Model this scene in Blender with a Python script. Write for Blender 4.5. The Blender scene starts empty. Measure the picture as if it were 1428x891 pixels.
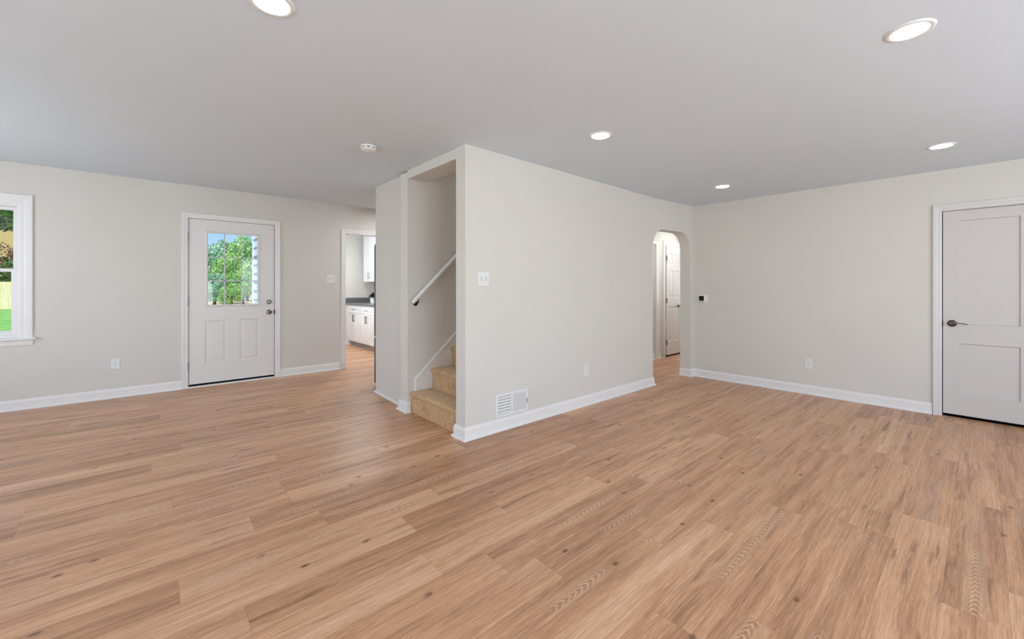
import bpy, bmesh, math, random
from mathutils import Vector, Matrix, noise as mnoise
R = math.radians
scene = bpy.context.scene
col = scene.collection

# ------------------------------------------------------------------ camera
YAW = 48.710
cam_d = bpy.data.cameras.new('camera')
cam_d.sensor_width = 36.0
cam_d.lens = 576.1 / 1428 * 36.0
cam_d.shift_y = -45.0 / 1428
cam_d.clip_start = 0.05
cam_d.clip_end = 400
cam = bpy.data.objects.new('camera', cam_d)
cam.location = (0, 0, 1.25)
cam.rotation_euler = (R(90), 0, R(YAW - 90))
col.objects.link(cam)
scene.camera = cam

# ------------------------------------------------------------------ exposure, world, lights
vs = scene.view_settings
vs.view_transform = 'Standard'
vs.look = 'None'
vs.exposure = 0.08
vs.gamma = 1.0
vs.use_curve_mapping = False

world = bpy.data.worlds.new('world')
scene.world = world
world.use_nodes = True
wn = world.node_tree
wn.nodes.clear()
sky = wn.nodes.new('ShaderNodeTexSky')
sky.sky_type = 'NISHITA'
sky.sun_disc = False
sky.sun_elevation = R(52)
sky.sun_rotation = R(250)
sky.air_density = 1.0
sky.dust_density = 0.4
sky.ozone_density = 1.6
wb = wn.nodes.new('ShaderNodeBackground')
wb.inputs['Strength'].default_value = 0.13
wo = wn.nodes.new('ShaderNodeOutputWorld')
tint = wn.nodes.new('ShaderNodeMix')
tint.data_type = 'RGBA'
tint.blend_type = 'MULTIPLY'
tint.inputs[0].default_value = 1.0
tint.inputs[7].default_value = (0.85, 0.98, 1.28, 1)
wn.links.new(sky.outputs[0], tint.inputs[6])
wn.links.new(tint.outputs[2], wb.inputs[0])
wn.links.new(wb.outputs[0], wo.inputs[0])

sun_d = bpy.data.lights.new('sun', 'SUN')
sun_d.energy = 4.6
sun_d.angle = R(1.0)
sun_d.color = (1.0, 0.96, 0.9)
sun = bpy.data.objects.new('sun', sun_d)
sun.rotation_euler = Vector((0.25, 0.50, -0.83)).to_track_quat('-Z', 'Y').to_euler()
col.objects.link(sun)


def area(name, loc, direction, sx, sy, power, color=(1, 1, 1)):
    d = bpy.data.lights.new(name, 'AREA')
    d.shape = 'RECTANGLE'
    d.size = sx
    d.size_y = sy
    d.energy = power
    d.color = color
    o = bpy.data.objects.new(name, d)
    o.location = loc
    o.rotation_euler = Vector(direction).to_track_quat('-Z', 'Z').to_euler()
    col.objects.link(o)
    return o


DAY = (0.90, 1.02, 1.13)
# daylight of the windows in the walls behind the photographer
area('window_daylight', (3.3, -2.62, 1.45), (0, 1, 0.45), 2.2, 1.5, 58, DAY)
area('window_daylight', (0.35, -2.62, 1.45), (0, 1, 0.45), 2.2, 1.5, 94, DAY)
area('window_daylight', (-2.62, 1.2, 1.45), (1, 0, 0.45), 2.2, 1.5, 40, DAY)
area('window_daylight', (-2.62, 4.6, 1.45), (1, 0, 0.45), 1.8, 1.5, 36, DAY)
# unseen fill lights added to brighten the hall and the kitchen
area('hall_fill_light', (8.85, 3.3, 1.3), (-1, 0, 0), 0.7, 1.7, 9, DAY)
area('kitchen_fill_light', (2.26, 8.0, 1.5), (1, 0, 0), 1.2, 1.0, 14, DAY)

# ------------------------------------------------------------------ node helpers
def new_mat(name):
    m = bpy.data.materials.new(name)
    m.use_nodes = True
    nt = m.node_tree
    return m, nt, nt.nodes['Principled BSDF']


def srgb(r, g, b):
    f = lambda c: (c / 255 / 12.92) if c / 255 <= 0.04045 else ((c / 255 + 0.055) / 1.055) ** 2.4
    return (f(r), f(g), f(b), 1)


class G:
    """small node graph helper"""
    def __init__(s, nt):
        s.nt = nt
    def n(s, t, **kw):
        x = s.nt.nodes.new(t)
        for k, v in kw.items():
            setattr(x, k, v)
        return x
    def l(s, a, b):
        s.nt.links.new(a, b)
    def put(s, sock, v):
        if isinstance(v, (int, float)):
            sock.default_value = v
        elif isinstance(v, tuple):
            sock.default_value = v
        else:
            s.l(v, sock)
    def m(s, op, a, b=0.0, c=None):
        x = s.n('ShaderNodeMath', operation=op)
        s.put(x.inputs[0], a)
        s.put(x.inputs[1], b)
        if c is not None:
            s.put(x.inputs[2], c)
        return x.outputs[0]
    def xyz(s, x, y, z=0.0):
        c = s.n('ShaderNodeCombineXYZ')
        s.put(c.inputs[0], x); s.put(c.inputs[1], y); s.put(c.inputs[2], z)
        return c.outputs[0]
    def mix(s, f, a, b, mode='MIX'):
        x = s.n('ShaderNodeMix', data_type='RGBA', blend_type=mode)
        s.put(x.inputs['Factor'], f)
        s.put(x.inputs['A'], a) if not hasattr(x.inputs['A'], 'type') or x.inputs['A'].type == 'RGBA' else None
        ins = [i for i in x.inputs if i.type == 'RGBA']
        s.put(ins[0], a); s.put(ins[1], b)
        return [o for o in x.outputs if o.type == 'RGBA'][0]
    def ss(s, v, lo, hi, a=0.0, b=1.0):
        x = s.n('ShaderNodeMapRange', interpolation_type='SMOOTHSTEP')
        s.put(x.inputs[0], v)
        x.inputs[1].default_value = lo; x.inputs[2].default_value = hi
        x.inputs[3].default_value = a; x.inputs[4].default_value = b
        return x.outputs[0]
    def noise(s, vec, scale=1.0, detail=2.0, rough=0.5, dist=0.0):
        x = s.n('ShaderNodeTexNoise')
        s.l(vec, x.inputs['Vector'])
        x.inputs['Scale'].default_value = scale
        x.inputs['Detail'].default_value = detail
        x.inputs['Roughness'].default_value = rough
        x.inputs['Distortion'].default_value = dist
        return x.outputs[0]


def paint(name, c, rough=0.6, bump=0.02, scale=180, spec=0.3, vary=0.0):
    m, nt, p = new_mat(name)
    g = G(nt)
    geo = g.n('ShaderNodeNewGeometry')
    nz = g.noise(geo.outputs['Position'], scale, 3)
    b = g.n('ShaderNodeBump')
    b.inputs['Strength'].default_value = bump
    b.inputs['Distance'].default_value = 0.002
    g.l(nz, b.inputs['Height'])
    g.l(b.outputs[0], p.inputs['Normal'])
    n2 = g.noise(geo.outputs['Position'], 2.0, 2)
    f = g.ss(n2, 0.3, 0.7)
    k = 1 - vary
    g.l(g.mix(f, c, (c[0] * k, c[1] * k, c[2] * k, 1)), p.inputs['Base Color'])
    p.inputs['Roughness'].default_value = rough
    p.inputs['Specular IOR Level'].default_value = spec
    return m


def metal(name, c, rough=0.3):
    m, nt, p = new_mat(name)
    g = G(nt)
    tc = g.n('ShaderNodeTexCoord')
    nz = g.noise(tc.outputs['Object'], 60, 2)
    g.l(g.ss(nz, 0.2, 0.8, rough * 0.85, rough * 1.15), p.inputs['Roughness'])
    p.inputs['Base Color'].default_value = c
    p.inputs['Metallic'].default_value = 1.0
    return m


M = {}
M['wall'] = paint('wall_paint', srgb(223, 218, 210), 0.75, 0.03, 220, 0.2, 0.015)
M['ceiling'] = paint('ceiling_paint', srgb(222, 232, 240), 0.85, 0.03, 160, 0.15, 0.01)
M['trim'] = paint('trim_paint', srgb(239, 236, 233), 0.35, 0.01, 60, 0.4, 0.0)
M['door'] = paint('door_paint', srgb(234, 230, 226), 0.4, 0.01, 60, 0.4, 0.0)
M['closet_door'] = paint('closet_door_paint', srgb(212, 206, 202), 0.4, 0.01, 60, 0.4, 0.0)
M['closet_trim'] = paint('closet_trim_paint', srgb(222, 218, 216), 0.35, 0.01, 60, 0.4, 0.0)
M['plastic'] = paint('white_plastic', srgb(236, 236, 233), 0.35, 0.0, 60, 0.45, 0.0)
M['plastic_grey'] = paint('grey_plastic', srgb(150, 150, 150), 0.5, 0.0, 60, 0.3, 0.0)
M['slot'] = paint('dark_slot', srgb(70, 70, 68), 0.6, 0.0, 60, 0.2, 0.0)
M['black'] = paint('black_shade_and_parts', srgb(14, 13, 12), 0.6, 0.0, 60, 0.2, 0.0)  # black of fridge parts, also painted shade in door gaps and closet
M['screen'] = paint('black_screen', srgb(10, 10, 11), 0.25, 0.0, 60, 0.5, 0.0)
M['nickel'] = metal('satin_nickel', srgb(150, 147, 142), 0.3)
M['dark_nickel'] = metal('dark_pewter', srgb(96, 92, 88), 0.32)
M['hinge'] = metal('hinge_steel', srgb(150, 150, 150), 0.4)
M['steel'] = metal('stainless_steel', srgb(120, 120, 122), 0.35)
M['bronze'] = metal('dark_bronze', srgb(60, 56, 50), 0.35)
M['muntin'] = paint('grille_white', srgb(205, 208, 210), 0.4, 0.0, 60, 0.4, 0.0)
M['cabinet'] = paint('cabinet_white', srgb(240, 240, 240), 0.4, 0.0, 60, 0.4, 0.0)
M['stone'] = paint('grey_quartz', srgb(112, 112, 114), 0.3, 0.0, 60, 0.5, 0.15)
M['toe'] = paint('toe_kick_grey', srgb(170, 168, 164), 0.6, 0.0, 60, 0.2, 0.0)
M['pot'] = paint('white_ceramic', srgb(236, 236, 232), 0.25, 0.0, 60, 0.5, 0.0)
M['bark'] = paint('tree_bark', srgb(92, 76, 60), 0.9, 0.5, 20, 0.1, 0.3)
M['siding'] = paint('vinyl_siding', srgb(226, 230, 240), 0.5, 0.0, 60, 0.3, 0.0)
M['house_tan'] = paint('tan_stucco', srgb(226, 196, 140), 0.8, 0.0, 60, 0.2, 0.05)
M['roof'] = paint('roof_shingle', srgb(110, 100, 92), 0.9, 0.3, 30, 0.1, 0.2)


def m_glass():
    m, nt, p = new_mat('window_glass')
    g = G(nt)
    tr = g.n('ShaderNodeBsdfTransparent')
    tr.inputs[0].default_value = (0.97, 0.985, 0.975, 1)
    gl = g.n('ShaderNodeBsdfGlossy')
    gl.inputs['Roughness'].default_value = 0.02
    fr = g.n('ShaderNodeFresnel')
    fr.inputs[0].default_value = 1.35
    mx = g.n('ShaderNodeMixShader')
    g.l(fr.outputs[0], mx.inputs[0]); g.l(tr.outputs[0], mx.inputs[1]); g.l(gl.outputs[0], mx.inputs[2])
    g.l(mx.outputs[0], nt.nodes['Material Output'].inputs[0])
    return m


M['glass'] = m_glass()


def m_emit(name, c, s):
    m, nt, p = new_mat(name)
    p.inputs['Base Color'].default_value = (0.9, 0.9, 0.9, 1)
    p.inputs['Emission Color'].default_value = c
    p.inputs['Emission Strength'].default_value = s
    return m


M['lamp'] = m_emit('led_diffuser', (1.0, 0.985, 0.96, 1), 9.0)


def m_floor():
    m, nt, p = new_mat('oak_vinyl_planks')
    g = G(nt)
    geo = g.n('ShaderNodeNewGeometry')
    sep = g.n('ShaderNodeSeparateXYZ')
    g.l(geo.outputs['Position'], sep.inputs[0])
    X, Y = sep.outputs[0], sep.outputs[1]
    PW, PL = 0.18, 1.22
    yy = g.m('DIVIDE', g.m('ADD', Y, 20.0 + 0.05), PW)
    row = g.m('FLOOR', yy)
    fy = g.m('SUBTRACT', yy, row)
    wn1 = g.n('ShaderNodeTexWhiteNoise', noise_dimensions='1D')
    g.l(row, wn1.inputs['W'])
    xx = g.m('ADD', g.m('DIVIDE', g.m('ADD', X, 30.0), PL), g.m('MULTIPLY', wn1.outputs[0], 7.3))
    colm = g.m('FLOOR', xx)
    fx = g.m('SUBTRACT', xx, colm)
    wn2 = g.n('ShaderNodeTexWhiteNoise', noise_dimensions='2D')
    g.l(g.xyz(row, colm), wn2.inputs['Vector'])
    rnd = wn2.outputs['Value']
    rs = g.n('ShaderNodeSeparateColor')
    g.l(wn2.outputs['Color'], rs.inputs[0])
    r1, r2, r3 = rs.outputs[0], rs.outputs[1], rs.outputs[2]
    lx = g.m('MULTIPLY', fx, PL)
    ly = g.m('MULTIPLY', g.m('SUBTRACT', fy, 0.5), PW)
    off = g.m('MULTIPLY', rnd, 57.0)
    # broad streaks along the board
    wob = g.noise(g.xyz(g.m('MULTIPLY', lx, 1.3), g.m('MULTIPLY', ly, 4.0), off), 1.0, 2)
    lyw = g.m('ADD', ly, g.m('MULTIPLY', g.m('SUBTRACT', wob, 0.5), 0.03))
    broad = g.noise(g.xyz(g.m('MULTIPLY', lx, 1.1), g.m('MULTIPLY', lyw, 16), off), 1.0, 3, 0.55)
    mid = g.noise(g.xyz(g.m('MULTIPLY', lx, 3.0), g.m('MULTIPLY', lyw, 110), g.m('ADD', off, 9.0)), 1.0, 4, 0.6)
    fine = g.noise(g.xyz(g.m('MULTIPLY', lx, 14), g.m('MULTIPLY', lyw, 420), g.m('ADD', off, 3.0)), 1.0, 3, 0.6)
    tone = g.m('ADD', g.m('MULTIPLY', g.m('SUBTRACT', r1, 0.5), 0.26),
               g.m('ADD', g.m('MULTIPLY', g.m('SUBTRACT', broad, 0.5), 0.8),
                   g.m('ADD', g.m('MULTIPLY', g.m('SUBTRACT', mid, 0.5), 0.7),
                       g.m('MULTIPLY', g.m('SUBTRACT', fine, 0.5), 0.85))))
    ramp = g.n('ShaderNodeValToRGB')
    g.l(g.m('ADD', tone, 0.5), ramp.inputs[0])
    e = ramp.color_ramp.elements
    e[0].position = 0.05; e[0].color = srgb(136, 94, 68)
    e[1].position = 0.95; e[1].color = srgb(238, 194, 157)
    k = ramp.color_ramp.elements.new(0.5); k.color = srgb(203, 151, 113)
    base = ramp.outputs[0]
    # dark mineral streaks
    st = g.noise(g.xyz(g.m('MULTIPLY', lx, 2.0), g.m('MULTIPLY', lyw, 26), g.m('ADD', off, 21.0)), 1.0, 4, 0.6, 0.3)
    stm = g.m('MULTIPLY', g.ss(st, 0.54, 0.70), g.ss(r2, 0.2, 0.9, 0.3, 0.85))
    base = g.mix(stm, base, srgb(128, 90, 64))
    # knots
    def knots(sx, sy, seed, lo, hi, dark, pick):
        vor = g.n('ShaderNodeTexVoronoi', voronoi_dimensions='2D')
        g.l(g.xyz(g.m('ADD', g.m('MULTIPLY', X, sx), seed), g.m('MULTIPLY', Y, sy)), vor.inputs['Vector'])
        vor.inputs['Scale'].default_value = 1.0
        vc = g.n('ShaderNodeSeparateColor')
        g.l(vor.outputs['Color'], vc.inputs[0])
        kk = g.m('MULTIPLY', g.ss(vor.outputs['Distance'], lo, hi, 1.0, 0.0), g.m('GREATER_THAN', vc.outputs[0], pick))
        return kk
    nzk = g.noise(geo.outputs['Position'], 30, 2)
    k1 = knots(1.8, 3.4, 3.0, 0.012, 0.052, 1, 0.35)
    k1 = g.m('MULTIPLY', k1, g.ss(nzk, 0.25, 0.6, 0.5, 1.0))
    base = g.mix(g.m('MULTIPLY', k1, 0.85), base, srgb(84, 56, 40))
    k2 = knots(1.1, 4.6, 11.0, 0.0, 0.22, 1, 0.62)
    k2 = g.m('MULTIPLY', k2, g.ss(mid, 0.42, 0.62))
    base = g.mix(g.m('MULTIPLY', k2, 0.6), base, srgb(122, 84, 60))
    # cathedral figure: pale limed arcs running down some boards
    cw = g.m('ADD', g.m('MULTIPLY', ly, 1.0), g.m('MULTIPLY', g.m('SUBTRACT', wob, 0.5), 0.05))
    ph = g.m('ADD', g.m('MULTIPLY', lx, 165.0),
             g.m('ADD', g.m('MULTIPLY', g.m('MULTIPLY', cw, cw), 26000.0), g.m('MULTIPLY', g.m('SUBTRACT', mid, 0.5), 11.0)))
    sn = g.m('SINE', ph)
    arc = g.ss(sn, 0.6, 0.97)
    msk = g.m('MULTIPLY', g.ss(g.m('ABSOLUTE', cw), 0.012, 0.05, 1.0, 0.0), g.m('GREATER_THAN', r3, 0.55))
    pm = g.noise(g.xyz(g.m('MULTIPLY', lx, 3.0), g.m('MULTIPLY', ly, 3.0), g.m('ADD', off, 40.0)), 1.0, 1)
    msk = g.m('MULTIPLY', msk, g.ss(pm, 0.42, 0.6))
    base = g.mix(g.m('MULTIPLY', g.m('MULTIPLY', arc, msk), 0.7), base, srgb(226, 200, 176))
    base = g.mix(g.m('MULTIPLY', g.m('MULTIPLY', g.ss(sn, -0.9, -0.2, 1.0, 0.0), msk), 0.25), base, srgb(140, 104, 80))
    # pale limed pores
    pores = g.noise(g.xyz(g.m('MULTIPLY', lx, 40), g.m('MULTIPLY', lyw, 600), off), 1.0, 2)
    base = g.mix(g.m('MULTIPLY', g.ss(pores, 0.62, 0.75), 0.35), base, srgb(222, 196, 172))
    # seams
    sy_ = g.m('MINIMUM', fy, g.m('SUBTRACT', 1.0, fy))
    sx_ = g.m('MINIMUM', fx, g.m('SUBTRACT', 1.0, fx))
    seam = g.m('MAXIMUM', g.ss(sy_, 0.0, 0.010, 1.0, 0.0), g.ss(sx_, 0.0, 0.0018, 1.0, 0.0))
    base = g.mix(g.m('MULTIPLY', seam, 0.38), base, srgb(110, 78, 56))
    g.l(base, p.inputs['Base Color'])
    g.l(g.m('ADD', g.m('MULTIPLY', fine, 0.16), 0.28), p.inputs['Roughness'])
    p.inputs['Specular IOR Level'].default_value = 0.42
    b = g.n('ShaderNodeBump')
    b.inputs['Strength'].default_value = 0.25
    b.inputs['Distance'].default_value = 0.001
    g.l(g.m('SUBTRACT', fine, g.m('MULTIPLY', seam, 1.2)), b.inputs['Height'])
    g.l(b.outputs[0], p.inputs['Normal'])
    return m


M['floor'] = m_floor()


def m_carpet():
    m, nt, p = new_mat('tan_carpet')
    g = G(nt)
    tc = g.n('ShaderNodeTexCoord')
    n1 = g.noise(tc.outputs['Object'], 260, 2)
    n2 = g.noise(tc.outputs['Object'], 42, 3, 0.6)
    n3 = g.noise(tc.outputs['Object'], 9, 2)
    c = g.mix(g.ss(n2, 0.35, 0.65), srgb(172, 128, 84), srgb(214, 172, 124))
    c = g.mix(g.ss(n1, 0.3, 0.75), c, srgb(224, 186, 140))
    c = g.mix(g.m('MULTIPLY', g.ss(n3, 0.5, 0.7), 0.3), c, srgb(150, 108, 70))
    g.l(c, p.inputs['Base Color'])
    p.inputs['Roughness'].default_value = 0.95
    p.inputs['Specular IOR Level'].default_value = 0.1
    p.inputs['Sheen Weight'].default_value = 0.3
    b = g.n('ShaderNodeBump')
    b.inputs['Strength'].default_value = 0.8
    b.inputs['Distance'].default_value = 0.004
    g.l(g.m('ADD', n1, n2), b.inputs['Height'])
    g.l(b.outputs[0], p.inputs['Normal'])
    return m


M['carpet'] = m_carpet()


def m_leaf(name, a, b_):
    m, nt, p = new_mat(name)
    g = G(nt)
    oi = g.n('ShaderNodeNewGeometry')
    f = g.noise(oi.outputs['Position'], 1.3, 3, 0.6)
    g.l(g.mix(g.ss(g.m('ADD', g.m('MULTIPLY', f, 0.6), g.m('MULTIPLY', oi.outputs['Random Per Island'], 0.4)), 0.3, 0.7), a, b_), p.inputs['Base Color'])
    p.inputs['Roughness'].default_value = 0.6
    try:
        p.inputs['Subsurface Weight'].default_value = 0.0
    except Exception:
        pass
    return m


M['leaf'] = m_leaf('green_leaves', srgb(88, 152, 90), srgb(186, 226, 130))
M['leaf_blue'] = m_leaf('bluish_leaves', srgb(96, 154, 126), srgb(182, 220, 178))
M['leaf_dark'] = m_leaf('dark_leaves', srgb(60, 92, 52), srgb(136, 162, 96))
M['leaf_red'] = m_leaf('russet_leaves', srgb(124, 84, 66), srgb(190, 148, 116))
M['leaf_pot'] = m_leaf('plant_leaves', srgb(14, 24, 14), srgb(44, 62, 38))


def m_lawn():
    m, nt, p = new_mat('lawn_grass')
    g = G(nt)
    geo = g.n('ShaderNodeNewGeometry')
    sep = g.n('ShaderNodeSeparateXYZ')
    g.l(geo.outputs['Position'], sep.inputs[0])
    n1 = g.noise(geo.outputs['Position'], 3.0, 5, 0.7)
    n2 = g.noise(geo.outputs['Position'], 0.35, 3)
    c = g.mix(g.ss(n1, 0.3, 0.7), srgb(96, 160, 70), srgb(156, 206, 122))
    # worn, sun-dried part of the yard
    dry = g.ss(g.m('ADD', sep.outputs[0], g.m('MULTIPLY', n2, 3.0)), 1.5, 3.5)
    c = g.mix(dry, c, g.mix(g.ss(n1, 0.3, 0.7), srgb(196, 176, 136), srgb(226, 210, 176)))
    g.l(c, p.inputs['Base Color'])
    p.inputs['Roughness'].default_value = 0.95
    p.inputs['Specular IOR Level'].default_value = 0.05
    return m


M['lawn'] = m_lawn()


def m_fence():
    m, nt, p = new_mat('fence_wood')
    g = G(nt)
    tc = g.n('ShaderNodeNewGeometry')
    mp = g.n('ShaderNodeMapping')
    mp.inputs['Scale'].default_value = (6, 6, 0.8)
    g.l(tc.outputs['Position'], mp.inputs[0])
    n1 = g.noise(mp.outputs[0], 2.0, 4, 0.6)
    g.l(g.mix(g.ss(n1, 0.3, 0.7), srgb(222, 204, 152), srgb(244, 232, 196)), p.inputs['Base Color'])
    p.inputs['Roughness'].default_value = 0.8
    return m


M['fence'] = m_fence()

# ------------------------------------------------------------------ object helpers
def tag(o, label=None, cat=None, group=None, kind=None):
    if label: o['label'] = label
    if cat: o['category'] = cat
    if group: o['group'] = group
    if kind: o['kind'] = kind
    return o


def empty(name, loc=(0, 0, 0), rz=0.0, **kw):
    o = bpy.data.objects.new(name, None)
    o.empty_display_size = 0.1
    o.location = loc
    o.rotation_euler = (0, 0, rz)
    col.objects.link(o)
    tag(o, **kw)
    return o


class MB:
    def __init__(s):
        s.bm = bmesh.new()
    def quad(s, *pts):
        vs_ = [s.bm.verts.new(p) for p in pts]
        return s.bm.faces.new(vs_)
    def hexa(s, b, t):
        """b and t: four bottom and four top corners, same order (counterclockwise from above)"""
        vb = [s.bm.verts.new(p) for p in b]
        vt = [s.bm.verts.new(p) for p in t]
        s.bm.faces.new(vb[::-1]); s.bm.faces.new(vt)
        for i in range(4):
            j = (i + 1) % 4
            s.bm.faces.new((vb[i], vb[j], vt[j], vt[i]))
    def box(s, x0, x1, y0, y1, z0, z1):
        if x0 > x1: x0, x1 = x1, x0
        if y0 > y1: y0, y1 = y1, y0
        if z0 > z1: z0, z1 = z1, z0
        s.hexa([(x0, y0, z0), (x1, y0, z0), (x1, y1, z0), (x0, y1, z0)],
               [(x0, y0, z1), (x1, y0, z1), (x1, y1, z1), (x0, y1, z1)])
        return s
    def lathe(s, prof, n=32, mat=Matrix.Identity(4)):
        """prof: list of (r, h) about the local z axis"""
        rings = []
        for r, h in prof:
            if r < 1e-6:
                rings.append([s.bm.verts.new(mat @ Vector((0, 0, h)))])
            else:
                rings.append([s.bm.verts.new(mat @ Vector((r * math.cos(2 * math.pi * i / n), r * math.sin(2 * math.pi * i / n), h))) for i in range(n)])
        for a, b in zip(rings, rings[1:]):
            for i in range(n):
                j = (i + 1) % n
                if len(a) == 1 and len(b) == 1: continue
                if len(a) == 1: s.bm.faces.new((a[0], b[i], b[j]))
                elif len(b) == 1: s.bm.faces.new((a[i], a[j], b[0]))
                else: s.bm.faces.new((a[i], a[j], b[j], b[i]))
        return s
    def tube(s, pts, rad, n=16, cap=True, flat=1.0):
        pts = [Vector(p) for p in pts]
        rads = rad if isinstance(rad, (list, tuple)) else [rad] * len(pts)
        rings = []
        up = Vector((0, 0, 1))
        for i, p in enumerate(pts):
            d = (pts[min(i + 1, len(pts) - 1)] - pts[max(i - 1, 0)]).normalized()
            if abs(d.dot(up)) > 0.97: u = Vector((1, 0, 0))
            else: u = up
            a = d.cross(u).normalized(); b = a.cross(d).normalized()
            rings.append([s.bm.verts.new(p + rads[i] * (a * math.cos(2 * math.pi * k / n) + b * flat * math.sin(2 * math.pi * k / n))) for k in range(n)])
        for A, B in zip(rings, rings[1:]):
            for k in range(n):
                j = (k + 1) % n
                s.bm.faces.new((A[k], A[j], B[j], B[k]))
        if cap:
            s.bm.faces.new(rings[0][::-1]); s.bm.faces.new(rings[-1])
        return s
    def prism(s, poly, axis, a0, a1):
        """poly of 2D points extruded along an axis from a0 to a1"""
        def P(u, v, w):
            return {'x': (w, u, v), 'y': (u, w, v), 'z': (u, v, w)}[axis]
        A = [s.bm.verts.new(P(u, v, a0)) for u, v in poly]
        B = [s.bm.verts.new(P(u, v, a1)) for u, v in poly]
        s.bm.faces.new(A); s.bm.faces.new(B[::-1])
        n = len(poly)
        for i in range(n):
            j = (i + 1) % n
            s.bm.faces.new((A[i], B[i], B[j], A[j]))
        return s
    def build(s, name, mat, parent=None, smooth=False, bevel=0.0, clean=False, seg=2, **kw):
        bm = s.bm
        if clean:
            bmesh.ops.remove_doubles(bm, verts=bm.verts, dist=1e-5)
            seen = {}
            for f in bm.faces:
                seen.setdefault(frozenset(v.index for v in f.verts), []).append(f)
            dead = [f for fs in seen.values() if len(fs) > 1 for f in fs]
            if dead: bmesh.ops.delete(bm, geom=dead, context='FACES_ONLY')
        bmesh.ops.recalc_face_normals(bm, faces=bm.faces)
        me = bpy.data.meshes.new(name)
        bm.to_mesh(me); bm.free()
        me.materials.append(mat)
        if smooth:
            for p in me.polygons: p.use_smooth = True
            if smooth != True:
                me.set_sharp_from_angle(angle=R(smooth))
        o = bpy.data.objects.new(name, me)
        col.objects.link(o)
        if parent: o.parent = parent
        if bevel:
            b = o.modifiers.new('bevel', 'BEVEL')
            b.width = bevel; b.segments = seg; b.limit_method = 'ANGLE'; b.angle_limit = R(40)
        tag(o, **kw)
        return o


def copy_tree(o, parent=None):
    c = o.copy()
    col.objects.link(c)
    if parent: c.parent = parent
    for ch in list(o.children):
        copy_tree(ch, c)
    return c


YM = Matrix.Rotation(R(90), 4, 'X')     # lathe axis z -> -y (out of a wall)

# ------------------------------------------------------------------ room geometry
def cz(x, y):
    """ceiling height: slightly out of level, easing up towards the garden wall"""
    t = min(max((5.775 - x) / 3.835, 0), 1)
    z = 2.39 + 0.028 * t
    if y > 3.6:
        z += 0.097 * ((min(y, 6.48) - 3.6) / 2.88) ** 1.5
    return z


def wall(name, p0, p1, thick, openings=(), ztop=None, label=None, bevel=0.0, zlow=None, extra=(), side=1, mat=None):
    """thick is added to the left of p0->p1 (side=1)"""
    p0, p1 = Vector(p0), Vector(p1)
    L = (p1 - p0).length
    d = (p1 - p0) / L
    nrm = Vector((-d.y, d.x)) * side
    ss = {0.0, L}
    for a, b, z0, z1 in openings:
        ss |= {a, b}
    k = 0.4
    while k < L:
        ss.add(k); k += 0.4
    ss |= set(extra)
    ss = sorted(ss)
    ss2 = [ss[0]]
    for v in ss[1:]:
        if v - ss2[-1] > 1e-4: ss2.append(v)
    b_ = MB()
    def top(s_):
        q = p0 + d * s_
        return ztop if ztop else cz(q.x, q.y)
    for a, c in zip(ss2, ss2[1:]):
        mid = (a + c) / 2
        zs = [0.0]
        cuts = [(o[2], o[3]) for o in openings if o[0] < mid < o[1]]
        spans = []
        z = 0.0
        for z0, z1 in sorted(cuts):
            if z0 > z: spans.append((z, z0))
            z = z1
        spans.append((z, None))
        allz = sorted({zz for o in openings for zz in (o[2], o[3]) if zz > 0})
        for z0, z1 in spans:
            cutz = [zz for zz in allz if zz > z0 + 1e-5 and (z1 is None or zz < z1 - 1e-5)]
            seq = [z0] + cutz + [z1]
            for u, v in zip(seq, seq[1:]):
                A = p0 + d * a; C = p0 + d * c
                A2 = A + nrm * thick; C2 = C + nrm * thick
                va = top(a) if v is None else v
                vc = top(c) if v is None else v
                b_.hexa([(A.x, A.y, u), (C.x, C.y, u), (C2.x, C2.y, u), (A2.x, A2.y, u)],
                        [(A.x, A.y, va), (C.x, C.y, vc), (C2.x, C2.y, vc), (A2.x, A2.y, va)])
    return b_.build(name, mat or M['wall'], clean=True, bevel=bevel, kind='structure', label=label, cat='wall')


# floor
MB().box(-2.75, 9.0, -2.75, 9.35, -0.06, 0.0).build('floor', M['floor'], kind='structure', cat='floor',
    label='light oak plank floor running through the whole room')

# ceiling (open over the stairwell)
xs = [-2.75, -1.5, 0, 1.0, 1.935, 2.06, 2.6, 3.2, 3.8, 4.4, 5.0, 5.4, 5.775, 9.0]
ys = [-2.75, -1, 1, 2.2, 2.85, 3.35, 3.85] + [3.9 + 0.2 * i for i in range(13)] + [6.48, 9.35]
b_ = MB()
for x0, x1 in zip(xs, xs[1:]):
    for y0, y1 in zip(ys, ys[1:]):
        mx_, my_ = (x0 + x1) / 2, (y0 + y1) / 2
        if 2.06 < mx_ < 5.0 and 2.85 < my_ < 3.85: continue
        if my_ > 6.48 and x1 < 2.1: continue
        b_.hexa([(x0, y0, cz(x0, y0)), (x1, y0, cz(x1, y0)), (x1, y1, cz(x1, y1)), (x0, y1, cz(x0, y1))],
                [(x0, y0, 2.62), (x1, y0, 2.62), (x1, y1, 2.62), (x0, y1, 2.62)])
b_.build('ceiling', M['ceiling'], clean=True, kind='structure', cat='ceiling',
         label='flat white ceiling over the whole room')

# garden wall (exterior door, window, kitchen opening)
LX0 = -2.75
wall('wall_left', (LX0, 6.48), (4.0, 6.48), 0.14,
     [(-2.0 - LX0, -1.0 - LX0, 0.735, 2.096), (0.355 - LX0, 1.318 - LX0, 0.0, 2.118), (2.255 - LX0, 3.3 - LX0, 0.0, 2.085)],
     label='long greige wall with the garden door and window')
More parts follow.
